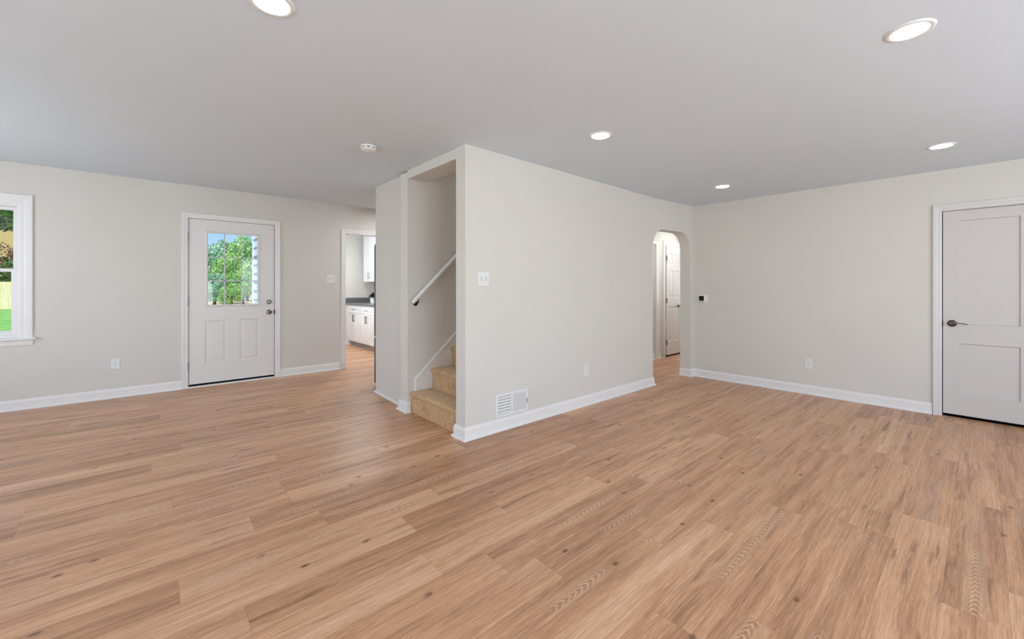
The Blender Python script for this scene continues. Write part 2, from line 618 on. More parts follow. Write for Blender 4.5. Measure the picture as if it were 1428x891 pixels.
# wall with the arch
XA0, XA1 = 4.84, 5.69
def yw(x): return 2.78 - 0.08 * min(max((x - 4.84) / 0.85, 0), 1)
def yb(x): return 2.915 - 0.07 * min(max((x - 4.84) / 0.85, 0), 1)
def zarch(x):
    r = 0.23; zt = 2.005
    e = min(x - XA0, XA1 - x)
    if e <= 0: return zt - r
    if e < r: return zt - r + math.sqrt(max(r * r - (r - e) ** 2, 0))
    return zt
b_ = MB()
cx_ = [1.935 + i * 0.415 for i in range(8)]
cx_[-1] = XA0
for a, c in zip(cx_, cx_[1:]):
    b_.hexa([(a, 2.78, 0), (c, 2.78, 0), (c, 2.915, 0), (a, 2.915, 0)],
            [(a, 2.78, cz(a, 2.78)), (c, 2.78, cz(c, 2.78)), (c, 2.915, cz(c, 2.915)), (a, 2.915, cz(a, 2.915))])
ax = [XA0 + 0.23 * (1 - math.cos(R(t))) for t in range(0, 91, 9)]
ax += [XA0 + 0.36, XA0 + 0.49] + [XA1 - 0.23 * (1 - math.cos(R(t))) for t in range(90, -1, -9)]
for a, c in zip(ax, ax[1:]):
    b_.hexa([(a, yw(a), zarch(a)), (c, yw(c), zarch(c)), (c, yb(c), zarch(c)), (a, yb(a), zarch(a))],
            [(a, yw(a), cz(a, 2.78)), (c, yw(c), cz(c, 2.78)), (c, yb(c), cz(c, 2.9)), (a, yb(a), cz(a, 2.9))])
b_.hexa([(XA1, 2.70, 0), (9.0, 2.70, 0), (9.0, 2.845, 0), (XA1, 2.845, 0)],
        [(XA1, 2.70, 2.39), (9.0, 2.70, 2.39), (9.0, 2.845, 2.39), (XA1, 2.845, 2.39)])
b_.build('wall_center', M['wall'], clean=False, bevel=0.0, kind='structure', cat='wall',
         label='greige partition wall with the rounded arch opening')
# right (far) wall, a touch out of square
FW0, FW1 = Vector((5.775, 2.70)), Vector((5.845, -2.75))
FANG = math.atan2(FW1.y - FW0.y, FW1.x - FW0.x)
def fx_(y): return 5.775 + 0.07 * (2.70 - y) / 5.45
def fs(y): return (2.70 - y) / math.cos(math.atan(0.07 / 5.45))
wall('wall_right', FW0, FW1, 0.13, [(fs(0.262), fs(-0.342), 0.0, 1.994)],
     label='greige wall with the two-panel closet door')
# solid black block, its colour standing for the closet's shade
MB().box(5.98, 6.6, -0.6, 0.55, 0, 2.38).build('closet_shade', M['black'], kind='structure', cat='wall', label='black block painting the shade of the closet behind the two-panel door')
# walls behind the photographer
wall('wall_back', (5.85, -2.62), (-2.75, -2.62), 0.13, [(5.85 - 4.4, 5.85 - 2.2, 0.7, 2.2), (5.85 - 1.1, 5.85 + 1.1, 0.7, 2.2)],
     label='wall with two windows behind the viewpoint')
wall('wall_side', (-2.62, -2.75), (-2.62, 6.48), 0.13, [(2.85, 5.05, 0.7, 2.2), (6.45, 8.25, 0.7, 2.2)],
     label='side wall with two windows beside the viewpoint')

# stair enclosure
b_ = MB()
b_.box(1.935, 4.95, 3.786, 3.94, 0, 2.40)
b_.box(1.935, 2.157, 2.915, 3.786, 2.33, 2.417)
b_.build('wall_stair', M['wall'], clean=False, bevel=0.004, kind='structure', cat='wall', label='greige wall and header framing the stair opening')
b_ = MB()
b_.hexa([(1.99, 3.94, 0), (2.10, 3.94, 0), (2.14, 4.79, 0), (2.035, 4.79, 0)],
        [(1.99, 3.94, cz(2, 3.94)), (2.10, 3.94, cz(2, 3.94)), (2.14, 4.79, cz(2, 4.79)), (2.035, 4.79, cz(2, 4.79))])
b_.build('wall_recess', M['wall'], bevel=0.004, kind='structure', cat='wall', label='short wall end left of the stair opening')
b_ = MB()   # shaft above the ceiling
b_.box(2.06, 5.0, 3.787, 3.85, 2.40, 4.7)
b_.box(2.06, 5.0, 2.85, 2.914, 2.42, 4.7)
b_.box(2.06, 2.156, 2.914, 3.787, 2.418, 4.7)
b_.box(4.95, 5.0, 2.914, 3.787, 0, 4.7)
b_.box(2.06, 5.0, 2.85, 3.85, 4.7, 4.8)
b_.build('wall_stairwell', M['wall'], kind='structure', cat='wall', label='upper stairwell walls seen through the stair opening')

# hall behind the arch
b_ = MB()
b_.box(5.05, 9.0, 3.77, 3.9, 0, 2.40)
b_.box(8.9, 9.0, 2.845, 3.77, 0, 2.40)
b_.build('wall_hall', M['wall'], kind='structure', cat='wall', label='hallway wall seen through the arch')
# kitchen
b_ = MB()
b_.box(2.1, 4.0, 9.2, 9.35, 0, 2.5)
b_.box(3.9, 4.0, 3.94, 9.2, 0, 2.5)
b_.build('wall_kitchen', M['wall'], kind='structure', cat='wall', label='pale kitchen walls behind the cabinets')
MB().box(2.1, 2.22, 6.62, 9.2, 0, 2.5).build('wall_outer', M['wall'], kind='structure', cat='wall', label='outer kitchen wall beside the opening')

# ------------------------------------------------------------------ baseboards
BASE = [(0, 0), (0.030, 0), (0.030, 0.007), (0.027, 0.014), (0.021, 0.019), (0.014, 0.021), (0.014, 0.082), (0.011, 0.090), (0.007, 0.096), (0.006, 0.104), (0, 0.106)]
SHOE = [(0, 0), (0.020, 0), (0.020, 0.007), (0.016, 0.015), (0.008, 0.020), (0, 0.020)]


def runner(path, prof, b_=None):
    b_ = b_ or MB()
    P = [Vector(p) for p in path]
    n = len(P)
    rows = []
    for i in range(n):
        ds = []
        if i > 0: ds.append((P[i] - P[i - 1]).normalized())
        if i < n - 1: ds.append((P[i + 1] - P[i]).normalized())
        ns = [Vector((d.y, -d.x)) for d in ds]
        if len(ns) == 2:
            m_ = (ns[0] + ns[1]).normalized()
            m_ = m_ / max(m_.dot(ns[0]), 0.2)
        else:
            m_ = ns[0]
        rows.append([b_.bm.verts.new((P[i].x + m_.x * d, P[i].y + m_.y * d, z)) for d, z in prof])
    k = len(prof)
    for A, B in zip(rows, rows[1:]):
        for i in range(k):
            j = (i + 1) % k
            b_.bm.faces.new((A[i], A[j], B[j], B[i]))
    b_.bm.faces.new(rows[0]); b_.bm.faces.new(rows[-1][::-1])
    return b_


def baseboard(name, path, label, prof=BASE):
    runner(path, prof).build(name, M['trim'], kind='structure', cat='baseboard', label=label)


baseboard('baseboard_left', [(-2.62, 6.48), (0.300, 6.48)], 'white baseboard left of the garden door')
baseboard('baseboard_kitchen', [(1.374, 6.48), (2.195, 6.48)], 'white baseboard between garden door and kitchen opening')
baseboard('baseboard_center', [(1.972, 2.917), (1.933, 2.917), (1.933, 2.78), (4.84, 2.78), (4.84, 2.915)], 'white baseboard along the partition wall under the vent')
baseboard('baseboard_right', [(5.69, 2.845), (5.69, 2.70), (5.775, 2.70), (fx_(0.328), 0.328)], 'white baseboard from the arch to the closet door')
baseboard('baseboard_corner', [(fx_(-0.41), -0.41), (5.845, -2.62)], 'white baseboard right of the closet door')
baseboard('baseboard_jamb', [(1.985, 3.942), (1.933, 3.942), (1.933, 3.784), (1.962, 3.784)], 'white baseboard block at the left stair jamb')
baseboard('baseboard_recess', [(2.037, 4.80), (1.993, 3.975)], 'thin white shoe moulding left of the stairs', SHOE)
baseboard('baseboard_hall', [(5.06, 3.77), (6.80, 3.77)], 'white baseboard in the hallway behind the arch')
baseboard('baseboard_back', [(2.25, 9.2), (3.25, 9.2)], 'white baseboard in the kitchen beside the cabinets')

# ------------------------------------------------------------------ casing and panelled slabs
CAS = [(0.0, 0.004), (0.0, 0.010), (0.006, 0.012), (0.018, 0.012), (0.024, 0.016), (0.040, 0.018), (0.055, 0.020), (1.0, 0.020)]


def casing(x0, x1, z1, w, parent, mat=None, z0=0.0, wid_prof=None, bottom=False):
    """mitred moulding round an opening; local x right, front -y"""
    b_ = MB()
    prof = [(0.0, 0.0), (0.0, 0.010), (w * 0.14, 0.013), (w * 0.42, 0.013), (w * 0.52, 0.017), (w * 0.80, 0.020), (w * 0.96, 0.020), (w, 0.015), (w, 0.0)]
    path = [(x0, z0, -1, 0), (x0, z1, -1, 1), (x1, z1, 1, 1), (x1, z0, 1, 0)]
    rows = []
    for x, z, sx, sz in path:
        rows.append([b_.bm.verts.new((x + sx * o, -t, z + sz * o)) for o, t in prof])
    for A, B in zip(rows, rows[1:]):
        for i in range(len(prof) - 1):
            b_.bm.faces.new((A[i], A[i + 1], B[i + 1], B[i]))
    b_.bm.faces.new(rows[0]); b_.bm.faces.new(rows[-1])
    return b_.build('casing', mat or M['trim'], parent)


def slab(W, H, T, panels, prof, z0=0.0, holes=()):
    """front face at y=0 looking to -y; prof rings (inset, depth)"""
    b_ = MB()
    rects = list(panels) + list(holes)
    X_ = sorted({0, W} | {r[0] for r in rects} | {r[1] for r in rects})
    Z_ = sorted({z0, z0 + H} | {r[2] for r in rects} | {r[3] for r in rects})
    for a, c in zip(X_, X_[1:]):
        for u, v in zip(Z_, Z_[1:]):
            mx_, mz_ = (a + c) / 2, (u + v) / 2
            inp = any(r[0] < mx_ < r[1] and r[2] < mz_ < r[3] for r in rects)
            inh = any(r[0] < mx_ < r[1] and r[2] < mz_ < r[3] for r in holes)
            if not inp: b_.quad((a, 0, u), (c, 0, u), (c, 0, v), (a, 0, v))
            if not inh: b_.quad((a, T, u), (a, T, v), (c, T, v), (c, T, u))
    for a, c, u, v in panels:
        prev = None
        for ins, dep in prof:
            ring = [(a + ins, dep, u + ins), (c - ins, dep, u + ins), (c - ins, dep, v - ins), (a + ins, dep, v - ins)]
            if prev:
                for i in range(4):
                    j = (i + 1) % 4
                    b_.quad(prev[i], prev[j], ring[j], ring[i])
            prev = ring
        b_.quad(*prev)
    for a, c, u, v in holes:
        q = [(a, u), (c, u), (c, v), (a, v)]
        for i in range(4):
            j = (i + 1) % 4
            b_.quad((q[i][0], 0, q[i][1]), (q[j][0], 0, q[j][1]), (q[j][0], T, q[j][1]), (q[i][0], T, q[i][1]))
    for p in (((0, 0, z0), (W, 0, z0), (W, T, z0), (0, T, z0)), ((0, 0, z0 + H), (W, 0, z0 + H), (W, T, z0 + H), (0, T, z0 + H)),
              ((0, 0, z0), (0, T, z0), (0, T, z0 + H), (0, 0, z0 + H)), ((W, 0, z0), (W, T, z0), (W, T, z0 + H), (W, 0, z0 + H))):
        b_.quad(*p)
    bmesh.ops.remove_doubles(b_.bm, verts=b_.bm.verts, dist=1e-5)
    return b_


RAISED = [(0, 0), (0.004, 0.004), (0.012, 0.007), (0.022, 0.007), (0.040, 0.001), (0.042, 0.001)]
FLAT = [(0, 0), (0.006, 0.013), (0.007, 0.013)]


def hinge(x, z, parent, h=0.098, y=0.0):
    b_ = MB()
    b_.tube([(x, y - 0.008, z - h / 2), (x, y - 0.008, z + h / 2)], 0.007, 12)
    b_.tube([(x, y - 0.008, z + h / 2), (x, y - 0.008, z + h / 2 + 0.006)], [0.0045, 0.002], 12)
    b_.tube([(x, y - 0.008, z - h / 2 - 0.006), (x, y - 0.008, z - h / 2)], [0.002, 0.0045], 12)
    b_.box(x - 0.006, x + 0.006, y - 0.003, y + 0.010, z - h / 2, z + h / 2)
    return b_.build('hinge', M['hinge'], parent, smooth=35)


# ---- garden door
d1 = empty('door_1', (0.37, 6.48, 0), label='white half-glass garden door with nine-pane window and two lower panels', cat='door', kind='structure')
DW, DH, DZ = 0.933, 2.062, 0.040
casing(-0.012, DW + 0.012, 2.110, 0.060, d1)
b_ = MB()   # jamb lining
b_.box(-0.015, -0.008, 0.0, 0.14, 0, 2.112); b_.box(DW + 0.006, DW + 0.015, 0.0, 0.14, 0, 2.112); b_.box(-0.015, DW + 0.015, 0.0, 0.14, 2.110, 2.118)
b_.box(-0.003, 0.010, 0.058, 0.075, 0.02, 2.11); b_.box(DW - 0.010, DW + 0.003, 0.058, 0.075, 0.02, 2.11)
b_.build('jamb', M['trim'], d1)
b_ = slab(DW, DH, 0.044, [(0.160, 0.388, 0.290, 0.826), (0.535, 0.752, 0.290, 0.826)], RAISED, DZ, [(0.180, 0.744, 1.018, 1.950)])
bmesh.ops.translate(b_.bm, verts=b_.bm.verts, vec=(0, 0.008, 0))
b_.build('door_slab', M['door'], d1)
b_ = MB()   # raised lite frame
def ring(b_, x0, x1, z0, z1, w, prof):
    rows = []
    for cxx, czz, sx, sz in ((x0, z0, 1, 1), (x1, z0, -1, 1), (x1, z1, -1, -1), (x0, z1, 1, -1)):
        rows.append([b_.bm.verts.new((cxx + sx * o * w, t, czz + sz * o * w)) for o, t in prof])
    for i in range(4):
        A, B = rows[i], rows[(i + 1) % 4]
        for k in range(len(prof)):
            j = (k + 1) % len(prof)
            b_.bm.faces.new((A[k], A[j], B[j], B[k]))
ring(b_, 0.164, 0.762, 1.000, 1.968, 0.026, [(0, 0.008), (0.15, 0.002), (0.5, -0.002), (0.8, 0.001), (1, 0.006), (1, 0.030), (0.7, 0.030), (0.6, 0.009)])
b_.build('lite_frame', M['door'], d1)
b_ = MB()
for xm in (0.366, 0.553): b_.box(xm - 0.0065, xm + 0.0065, 0.016, 0.026, 1.022, 1.946)
for zm in (1.635, 1.335): b_.box(0.188, 0.736, 0.016, 0.026, zm - 0.006, zm + 0.006)
b_.build('window_grille', M['muntin'], d1)
MB().box(0.176, 0.748, 0.028, 0.032, 1.014, 1.954).build('glass_pane', M['glass'], d1)
for z in (1.884, 1.077, 0.27): hinge(-0.007, z, d1, y=0.008)
def knob(parent, x, z, name='door_knob', mat='nickel', y=0.008):
    T = Matrix.Translation((x, y, z)) @ YM
    b_ = MB()
    b_.lathe([(0, 0), (0.033, 0), (0.033, 0.004), (0.029, 0.008), (0.014, 0.011), (0.012, 0.026), (0.018, 0.032), (0.026, 0.040), (0.029, 0.050), (0.027, 0.060), (0.020, 0.066), (0, 0.067)], 28, T)
    o = b_.build(name, M[mat], parent, smooth=40)
    MB().lathe([(0, 0.066), (0.011, 0.066), (0.011, 0.069), (0, 0.069)], 20, T).build('knob_button', M['slot'], o, smooth=40)
    return o
knob(d1, 0.868, 0.910)
T = Matrix.Translation((0.868, 0.008, 1.048)) @ YM
b_ = MB().lathe([(0, 0), (0.032, 0), (0.032, 0.005), (0.028, 0.012), (0.020, 0.014), (0.018, 0.018), (0, 0.018)], 28, T)
db = b_.build('deadbolt', M['nickel'], d1, smooth=40)
b_ = MB(); b_.box(0.862, 0.874, -0.030, -0.010, 1.032, 1.064)
b_.build('thumb_turn', M['nickel'], db, bevel=0.003)
MB().box(DW - 0.004, DW + 0.010, -0.001, 0.030, 0.880, 0.940).build('strike_plate', M['bronze'], d1, bevel=0.001)
MB().box(0.0, DW, 0.014, 0.050, 0.014, DZ + 0.001).build('gap_shade', M['black'], d1)  # black strip painting the shade in the gap under the door
MB().prism([(-0.026, 0), (-0.026, 0.008), (-0.018, 0.014), (0.14, 0.014), (0.14, 0)], 'x', -0.014, DW + 0.014).build('threshold', M['trim'], d1)

# ---- closet door on the right wall
d2 = empty('door_2', (fx_(0.253), 0.253, 0), FANG, label='white two-panel closet door with a pewter lever at the right edge of the photo', cat='door', kind='structure')
CW, CH, CZ = 0.583, 1.950, 0.030
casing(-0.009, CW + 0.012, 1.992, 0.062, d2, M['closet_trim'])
b_ = MB(); b_.box(-0.010, -0.007, 0.001, 0.129, 0, 1.992); b_.box(CW + 0.007, CW + 0.012, 0.001, 0.129, 0, 1.992); b_.box(-0.009, CW + 0.012, 0.001, 0.129, 1.989, 1.994)
b_.box(-0.003, CW + 0.003, 0.046, 0.06, 1.975, 1.990)
b_.build('jamb', M['trim'], d2)
b_ = slab(CW, CH, 0.036, [(0.104, CW - 0.104, 0.896, 1.888), (0.104, CW - 0.104, 0.226, 0.713)], FLAT, CZ)
bmesh.ops.translate(b_.bm, verts=b_.bm.verts, vec=(0, 0.008, 0))
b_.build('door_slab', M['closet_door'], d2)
T = Matrix.Translation((0.060, 0.008, 0.902)) @ YM
lv = MB().lathe([(0, 0), (0.033, 0), (0.033, 0.004), (0.030, 0.010), (0.022, 0.014), (0.012, 0.016), (0.011, 0.045), (0.014, 0.048), (0.014, 0.060), (0, 0.062)], 32, T).build('door_handle', M['dark_nickel'], d2, smooth=40)
MB().tube([(0.060, -0.046, 0.902), (0.080, -0.048, 0.905), (0.105, -0.048, 0.908), (0.130, -0.047, 0.906), (0.150, -0.045, 0.901), (0.162, -0.043, 0.897)],
          [0.011, 0.009, 0.008, 0.008, 0.009, 0.006], 14, flat=0.55).build('lever', M['dark_nickel'], lv, smooth=50)
MB().box(-0.006, 0.001, 0.004, 0.028, 0.868, 0.936).build('strike_plate', M['bronze'], d2, bevel=0.001)
MB().box(0, CW, 0.03, 0.10, 0.0, 0.006).build('threshold', M['black'], d2)  # black bar standing for shade in the gap below the slab

# ---- hallway six-panel door
d3 = empty('door_3', (6.985, 3.77, 0), label='narrow white six-panel hallway door seen through the arch', cat='door', kind='structure')
HW, HH = 0.50, 1.965
SIX = [(0, 0), (0.005, 0.006), (0.012, 0.008), (0.024, 0.008), (0.036, 0.002), (0.037, 0.002)]
pn = []
for a, c in ((0.075, 0.225), (0.275, 0.425)):
    pn += [(a, c, 1.655, 1.86), (a, c, 1.06, 1.56), (a, c, 0.27, 0.90)]
b_ = slab(HW, HH, 0.035, pn, SIX, 0.030)
bmesh.ops.translate(b_.bm, verts=b_.bm.verts, vec=(0, -0.030, 0))
b_.build('door_slab', M['door'], d3)
casing(-0.010, HW + 0.010, 2.005, 0.085, d3)
for z in (1.775, 1.010, 0.259): hinge(-0.004, z, d3, 0.085, -0.030)
knob(d3, HW - 0.075, 0.909, y=-0.030)
MB().box(0.0, HW, -0.026, -0.002, 0.002, 0.029).build('gap_shade', M['black'], d3)  # dark line under the slab, shade given as a black strip

# ---- casings standing on their own
t1 = empty('trim_1', (2.271, 6.48, 0), label='white casing round the kitchen opening', cat='trim', kind='structure')
casing(0.0, 1.02, 2.080, 0.062, t1)
b_ = MB(); b_.box(-0.016, 0.0, 0, 0.14, 0, 2.080); b_.box(1.02, 1.03, 0, 0.14, 0, 2.080); b_.box(-0.016, 1.03, 0, 0.14, 2.078, 2.086)
b_.build('jamb', M['trim'], t1)
b_ = MB(); b_.box(6.62, 6.70, 3.735, 3.77, 0, 2.0); b_.box(6.70, 6.745, 3.748, 3.77, 0, 2.0); b_.box(6.30, 6.78, 3.742, 3.77, 2.0, 2.05)
b_.build('trim_2', M['trim'], kind='structure', cat='trim', label='white casing at the left side of the hallway behind the arch')

# ---- window beside the garden door
w1 = empty('window_1', (-2.0, 6.48, 0), label='white double-hung window at the left edge of the photo', cat='window', kind='structure')
WW = 1.0
casing(0.004, WW - 0.004, 2.098 - 0.004, 0.102, w1, z0=0.735)
b_ = MB()
b_.box(0.0, 0.010, 0.001, 0.139, 0.736, 2.095); b_.box(WW - 0.010, WW, 0.001, 0.139, 0.736, 2.095); b_.box(0.010, WW - 0.010, 0.001, 0.139, 2.070, 2.095); b_.box(0.010, WW - 0.010, 0.001, 0.139, 0.736, 0.765)
b_.build('window_frame', M['trim'], w1)
MB().prism([(-0.045, 0.713), (-0.048, 0.724), (-0.045, 0.735), (0.03, 0.735), (0.03, 0.713)], 'x', -0.125, WW + 0.120).build('window_stool', M['trim'], w1)
MB().prism([(0, 0.655), (-0.010, 0.655), (-0.014, 0.672), (-0.014, 0.700), (-0.022, 0.713), (0, 0.713)], 'x', -0.100, WW + 0.098).build('window_apron', M['trim'], w1)
def sash(name, z0, z1, y0, y1, st, bot, topw, parent):
    b_ = MB()
    x0, x1 = 0.010, WW - 0.010
    b_.box(x0, x0 + st, y0, y1, z0, z1); b_.box(x1 - st, x1, y0, y1, z0, z1)
    b_.box(x0 + st, x1 - st, y0, y1, z0, z0 + bot); b_.box(x0 + st, x1 - st, y0, y1, z1 - topw, z1)
    o = b_.build(name, M['trim'], parent, bevel=0.002)
    MB().box(x0 + st - 0.005, x1 - st + 0.005, (y0 + y1) / 2 - 0.002, (y0 + y1) / 2 + 0.002, z0 + bot - 0.005, z1 - topw + 0.005).build('pane', M['glass'], o)
    return o
sash('lower_sash', 0.765, 1.440, 0.020, 0.052, 0.042, 0.045, 0.032, w1)
sash('upper_sash', 1.405, 2.070, 0.056, 0.088, 0.034, 0.032, 0.034, w1)
b_ = MB(); b_.box(WW / 2 - 0.03, WW / 2 + 0.03, 0.022, 0.05, 1.440, 1.450); b_.box(WW / 2 - 0.008, WW / 2 + 0.03, 0.012, 0.03, 1.450, 1.458)
b_.build('sash_lock', M['plastic'], w1, bevel=0.002)

# ---- windows behind the viewpoint (frames only: they admit the daylight)
def plain_window(name, loc, rz, w, z0, z1, label):
    e_ = empty(name, loc, rz, label=label, cat='window', kind='structure')
    casing(0, w, z1, 0.09, e_, z0=z0)
    b_ = MB()
    b_.box(0, 0.04, 0.03, 0.08, z0, z1); b_.box(w - 0.04, w, 0.03, 0.08, z0, z1); b_.box(0.04, w - 0.04, 0.03, 0.08, z0, z0 + 0.05); b_.box(0.04, w - 0.04, 0.03, 0.08, z1 - 0.04, z1)
    b_.box(w / 2 - 0.02, w / 2 + 0.02, 0.03, 0.08, z0 + 0.05, z1 - 0.04)
    b_.build('window_frame', M['trim'], e_)
    MB().box(-0.12, w + 0.12, -0.045, 0.02, z0 - 0.022, z0).build('window_stool', M['trim'], e_)

plain_window('window_2', (4.4, -2.62, 0), R(180), 2.2, 0.7, 2.2, 'wide white window behind the viewpoint, nearest the closet door')
plain_window('window_3', (1.1, -2.62, 0), R(180), 2.2, 0.7, 2.2, 'wide white window straight behind the viewpoint')
plain_window('window_4', (-2.62, 0.10, 0), R(90), 2.2, 0.7, 2.2, 'wide white window in the side wall beside the viewpoint')
plain_window('window_5', (-2.62, 3.70, 0), R(90), 1.8, 0.7, 2.2, 'white window in the side wall nearest the garden wall')

# ------------------------------------------------------------------ stairs
stairs = empty('carpeted_staircase', (1.975, 3.35, 0), label='staircase carpeted in tan rising behind the partition wall', cat='stairs')
RISE, RUN = 0.205, 0.240
for i in range(12):
    x0 = i * RUN
    z0, z1 = i * RISE, (i + 1) * RISE
    xb = x0 + RUN + 0.02
    hw0, hw1 = -0.431, 0.432
    if x0 + RUN + 0.02 > 2.97: xb = 2.97
    prof = [(x0, z0), (x0, z1 - 0.052), (x0 - 0.010, z1 - 0.046), (x0 - 0.020, z1 - 0.034), (x0 - 0.022, z1 - 0.020), (x0 - 0.017, z1 - 0.008), (x0 - 0.006, z1), (x0 + 0.03, z1 + 0.001), (xb, z1), (xb, z0)]
    b_ = MB().prism(prof, 'y', hw0, hw1)
    b_.build('step', M['carpet'], stairs, smooth=40)
# skirt board on the stair wall
SL = 0.885
def zs_(x): return 0.345 + (x - 2.03) * SL
b_ = MB()
b_.prism([(2.025, 0.20), (2.025, zs_(2.03) - 0.02), (4.6, zs_(4.6) - 0.02), (4.9, zs_(4.9) - 0.02), (4.9, 0.20)], 'y', 3.774, 3.7855)
sk = b_.build('trim_3', M['trim'], kind='structure', cat='trim', label='white stair skirt board along the stair wall')
b_ = MB()
b_.prism([(2.010, 0.20), (2.010, zs_(2.012)), (4.9, zs_(4.9)), (4.9, zs_(4.9) - 0.034), (2.036, zs_(2.036) - 0.034), (2.036, 0.20)], 'y', 3.763, 3.7855)
b_.build('skirt_cap', M['trim'], sk, bevel=0.003)

# handrail
hr = empty('handrail', (1.96, 3.786, 1.10), label='white wooden handrail on the stair wall with dark bracket', cat='handrail')
SR = 0.945
b_ = MB()
b_.tube([(-0.004, -0.068, -0.004), (0.0, -0.068, 0.0), (0.02, -0.068, 0.02 * SR), (1.9, -0.068, 1.9 * SR)], [0.012, 0.019, 0.021, 0.021], 20)
b_.build('rail', M['trim'], hr, smooth=50)
for s_ in (0.065, 1.3):
    zz = s_ * SR
    T = Matrix.Translation((s_, 0, zz - 0.075)) @ YM
    b_ = MB().lathe([(0, 0.0), (0.026, 0.0), (0.025, 0.006), (0.018, 0.010), (0.008, 0.012), (0.007, 0.03)], 24, T)
    b_.tube([(s_, -0.028, zz - 0.075), (s_, -0.056, zz - 0.066), (s_, -0.066, zz - 0.030), (s_, -0.068, zz - 0.014)], 0.0065, 12)
    b_.build('bracket', M['bronze'], hr, smooth=45)

# ------------------------------------------------------------------ ceiling lights
def make_can():
    r = empty('recessed_light', (0, 0, 0))
    b_ = MB().lathe([(0.066, 0.0005), (0.066, -0.004), (0.070, -0.0065), (0.080, -0.006), (0.086, -0.003), (0.087, 0.0)], 48)
    b_.build('trim_ring', M['plastic'], r, smooth=50)
    MB().lathe([(0, -0.0035), (0.066, -0.0035), (0.066, -0.001), (0, -0.001)], 48).build('diffuser', M['lamp'], r, smooth=40)
    return r
can = make_can()
cans = [(2.60, 1.932, 'lit recessed ceiling light nearest the partition wall corner'),
        (0.379, 1.929, 'lit recessed ceiling light at the top edge left of centre'),
        (2.592, 0.217, 'large lit recessed ceiling light nearest the viewer at upper right'),
        (4.899, 1.951, 'small lit recessed ceiling light closest to the arch'),
        (4.83, 0.219, 'lit recessed ceiling light nearest the closet door')]
for i, (x, y, lb) in enumerate(cans):
    o = can if i == 0 else copy_tree(can)
    o.location = (x, y, cz(x, y))
    tag(o, lb, 'ceiling light', 'recessed ceiling lights')
for x, y, lb in ((7.1, 3.15, 'recessed light in the hallway ceiling behind the arch'), (2.9, 7.4, 'recessed light in the kitchen ceiling')):
    o = copy_tree(can)
    o.location = (x, y, cz(x, y) - 0.0005)
    tag(o, lb, 'ceiling light')

# unseen lamps added to light the hallway, stairwell, passage and kitchen
def lamp(loc, power, r=0.09, c=(0.97, 0.99, 1.02)):
    d = bpy.data.lights.new('unseen_lamp', 'AREA')
    d.shape = 'DISK'; d.size = r * 2; d.energy = power; d.color = c
    o = bpy.data.objects.new('unseen_lamp', d)
    o.location = loc
    col.objects.link(o)
lamp((7.1, 3.15, 2.375), 9, 0.2)
lamp((5.9, 3.2, 2.375), 5, 0.2)  # extra lamp added to lift the dark left edge of the hall
lamp((2.9, 7.4, 2.49), 21)
lamp((3.0, 5.7, 2.46), 14, 0.15)  # added to brighten the dim wall by the kitchen opening
lamp((3.9, 3.35, 4.65), 14, 0.15)  # added so the upper stairwell does not go dark

# smoke detector
sd = empty('smoke_detector', (1.368, 3.363, cz(1.368, 3.363)), label='round white smoke detector on the ceiling near the stairs', cat='smoke detector')
MB().lathe([(0, 0), (0.064, 0), (0.064, -0.008), (0.060, -0.010), (0.060, -0.013), (0, -0.013)], 40).build('base', M['plastic'], sd, smooth=35)
MB().lathe([(0, -0.013), (0.054, -0.013), (0.054, -0.022), (0, -0.022)], 40).build('sensor_grille', M['slot'], sd, smooth=35)
b_ = MB().lathe([(0, -0.021), (0.059, -0.021), (0.058, -0.030), (0.048, -0.037), (0.02, -0.040), (0, -0.040)], 40)
for k in range(8):
    a = 2 * math.pi * k / 8
    ca, sa = math.cos(a), math.sin(a)
    T = Matrix.Rotation(a, 4, 'Z')
    pts = [T @ Vector(p) for p in ((0.052, -0.009, -0.0225), (0.060, -0.009, -0.0225), (0.060, 0.009, -0.0225), (0.052, 0.009, -0.0225), (0.052, -0.009, -0.012), (0.060, -0.009, -0.012), (0.060, 0.009, -0.012), (0.052, 0.009, -0.012))]
    b_.hexa(pts[:4], pts[4:])
b_.build('cover', M['plastic'], sd, smooth=35)

# ------------------------------------------------------------------ wall plates
def rounded_plate(w, h, t, name, parent, mat='plastic'):
    return MB().box(-w / 2, w / 2, -t, 0, -h / 2, h / 2).build(name, M[mat], parent, bevel=0.0025, seg=3)


def switch_plate(loc, rz, label):
    r = empty('light_switch', loc, rz, label=label, cat='light switch', group='double toggle switches')
    rounded_plate(0.116, 0.118, 0.006, 'plate', r)
    for sx in (-0.023, 0.023):
        b_ = MB(); b_.box(sx - 0.0055, sx + 0.0055, -0.0068, -0.0055, -0.013, 0.013)
        b_.build('slot', M['plastic_grey'], r)
        b_ = MB()
        b_.hexa([(sx - 0.004, -0.017, -0.010), (sx + 0.004, -0.017, -0.010), (sx + 0.0045, -0.005, -0.008), (sx - 0.0045, -0.005, -0.008)],
                [(sx - 0.004, -0.016, -0.003), (sx + 0.004, -0.016, -0.003), (sx + 0.0045, -0.005, 0.006), (sx - 0.0045, -0.005, 0.006)])
        b_.build('toggle', M['plastic'], r, bevel=0.001)
    return r


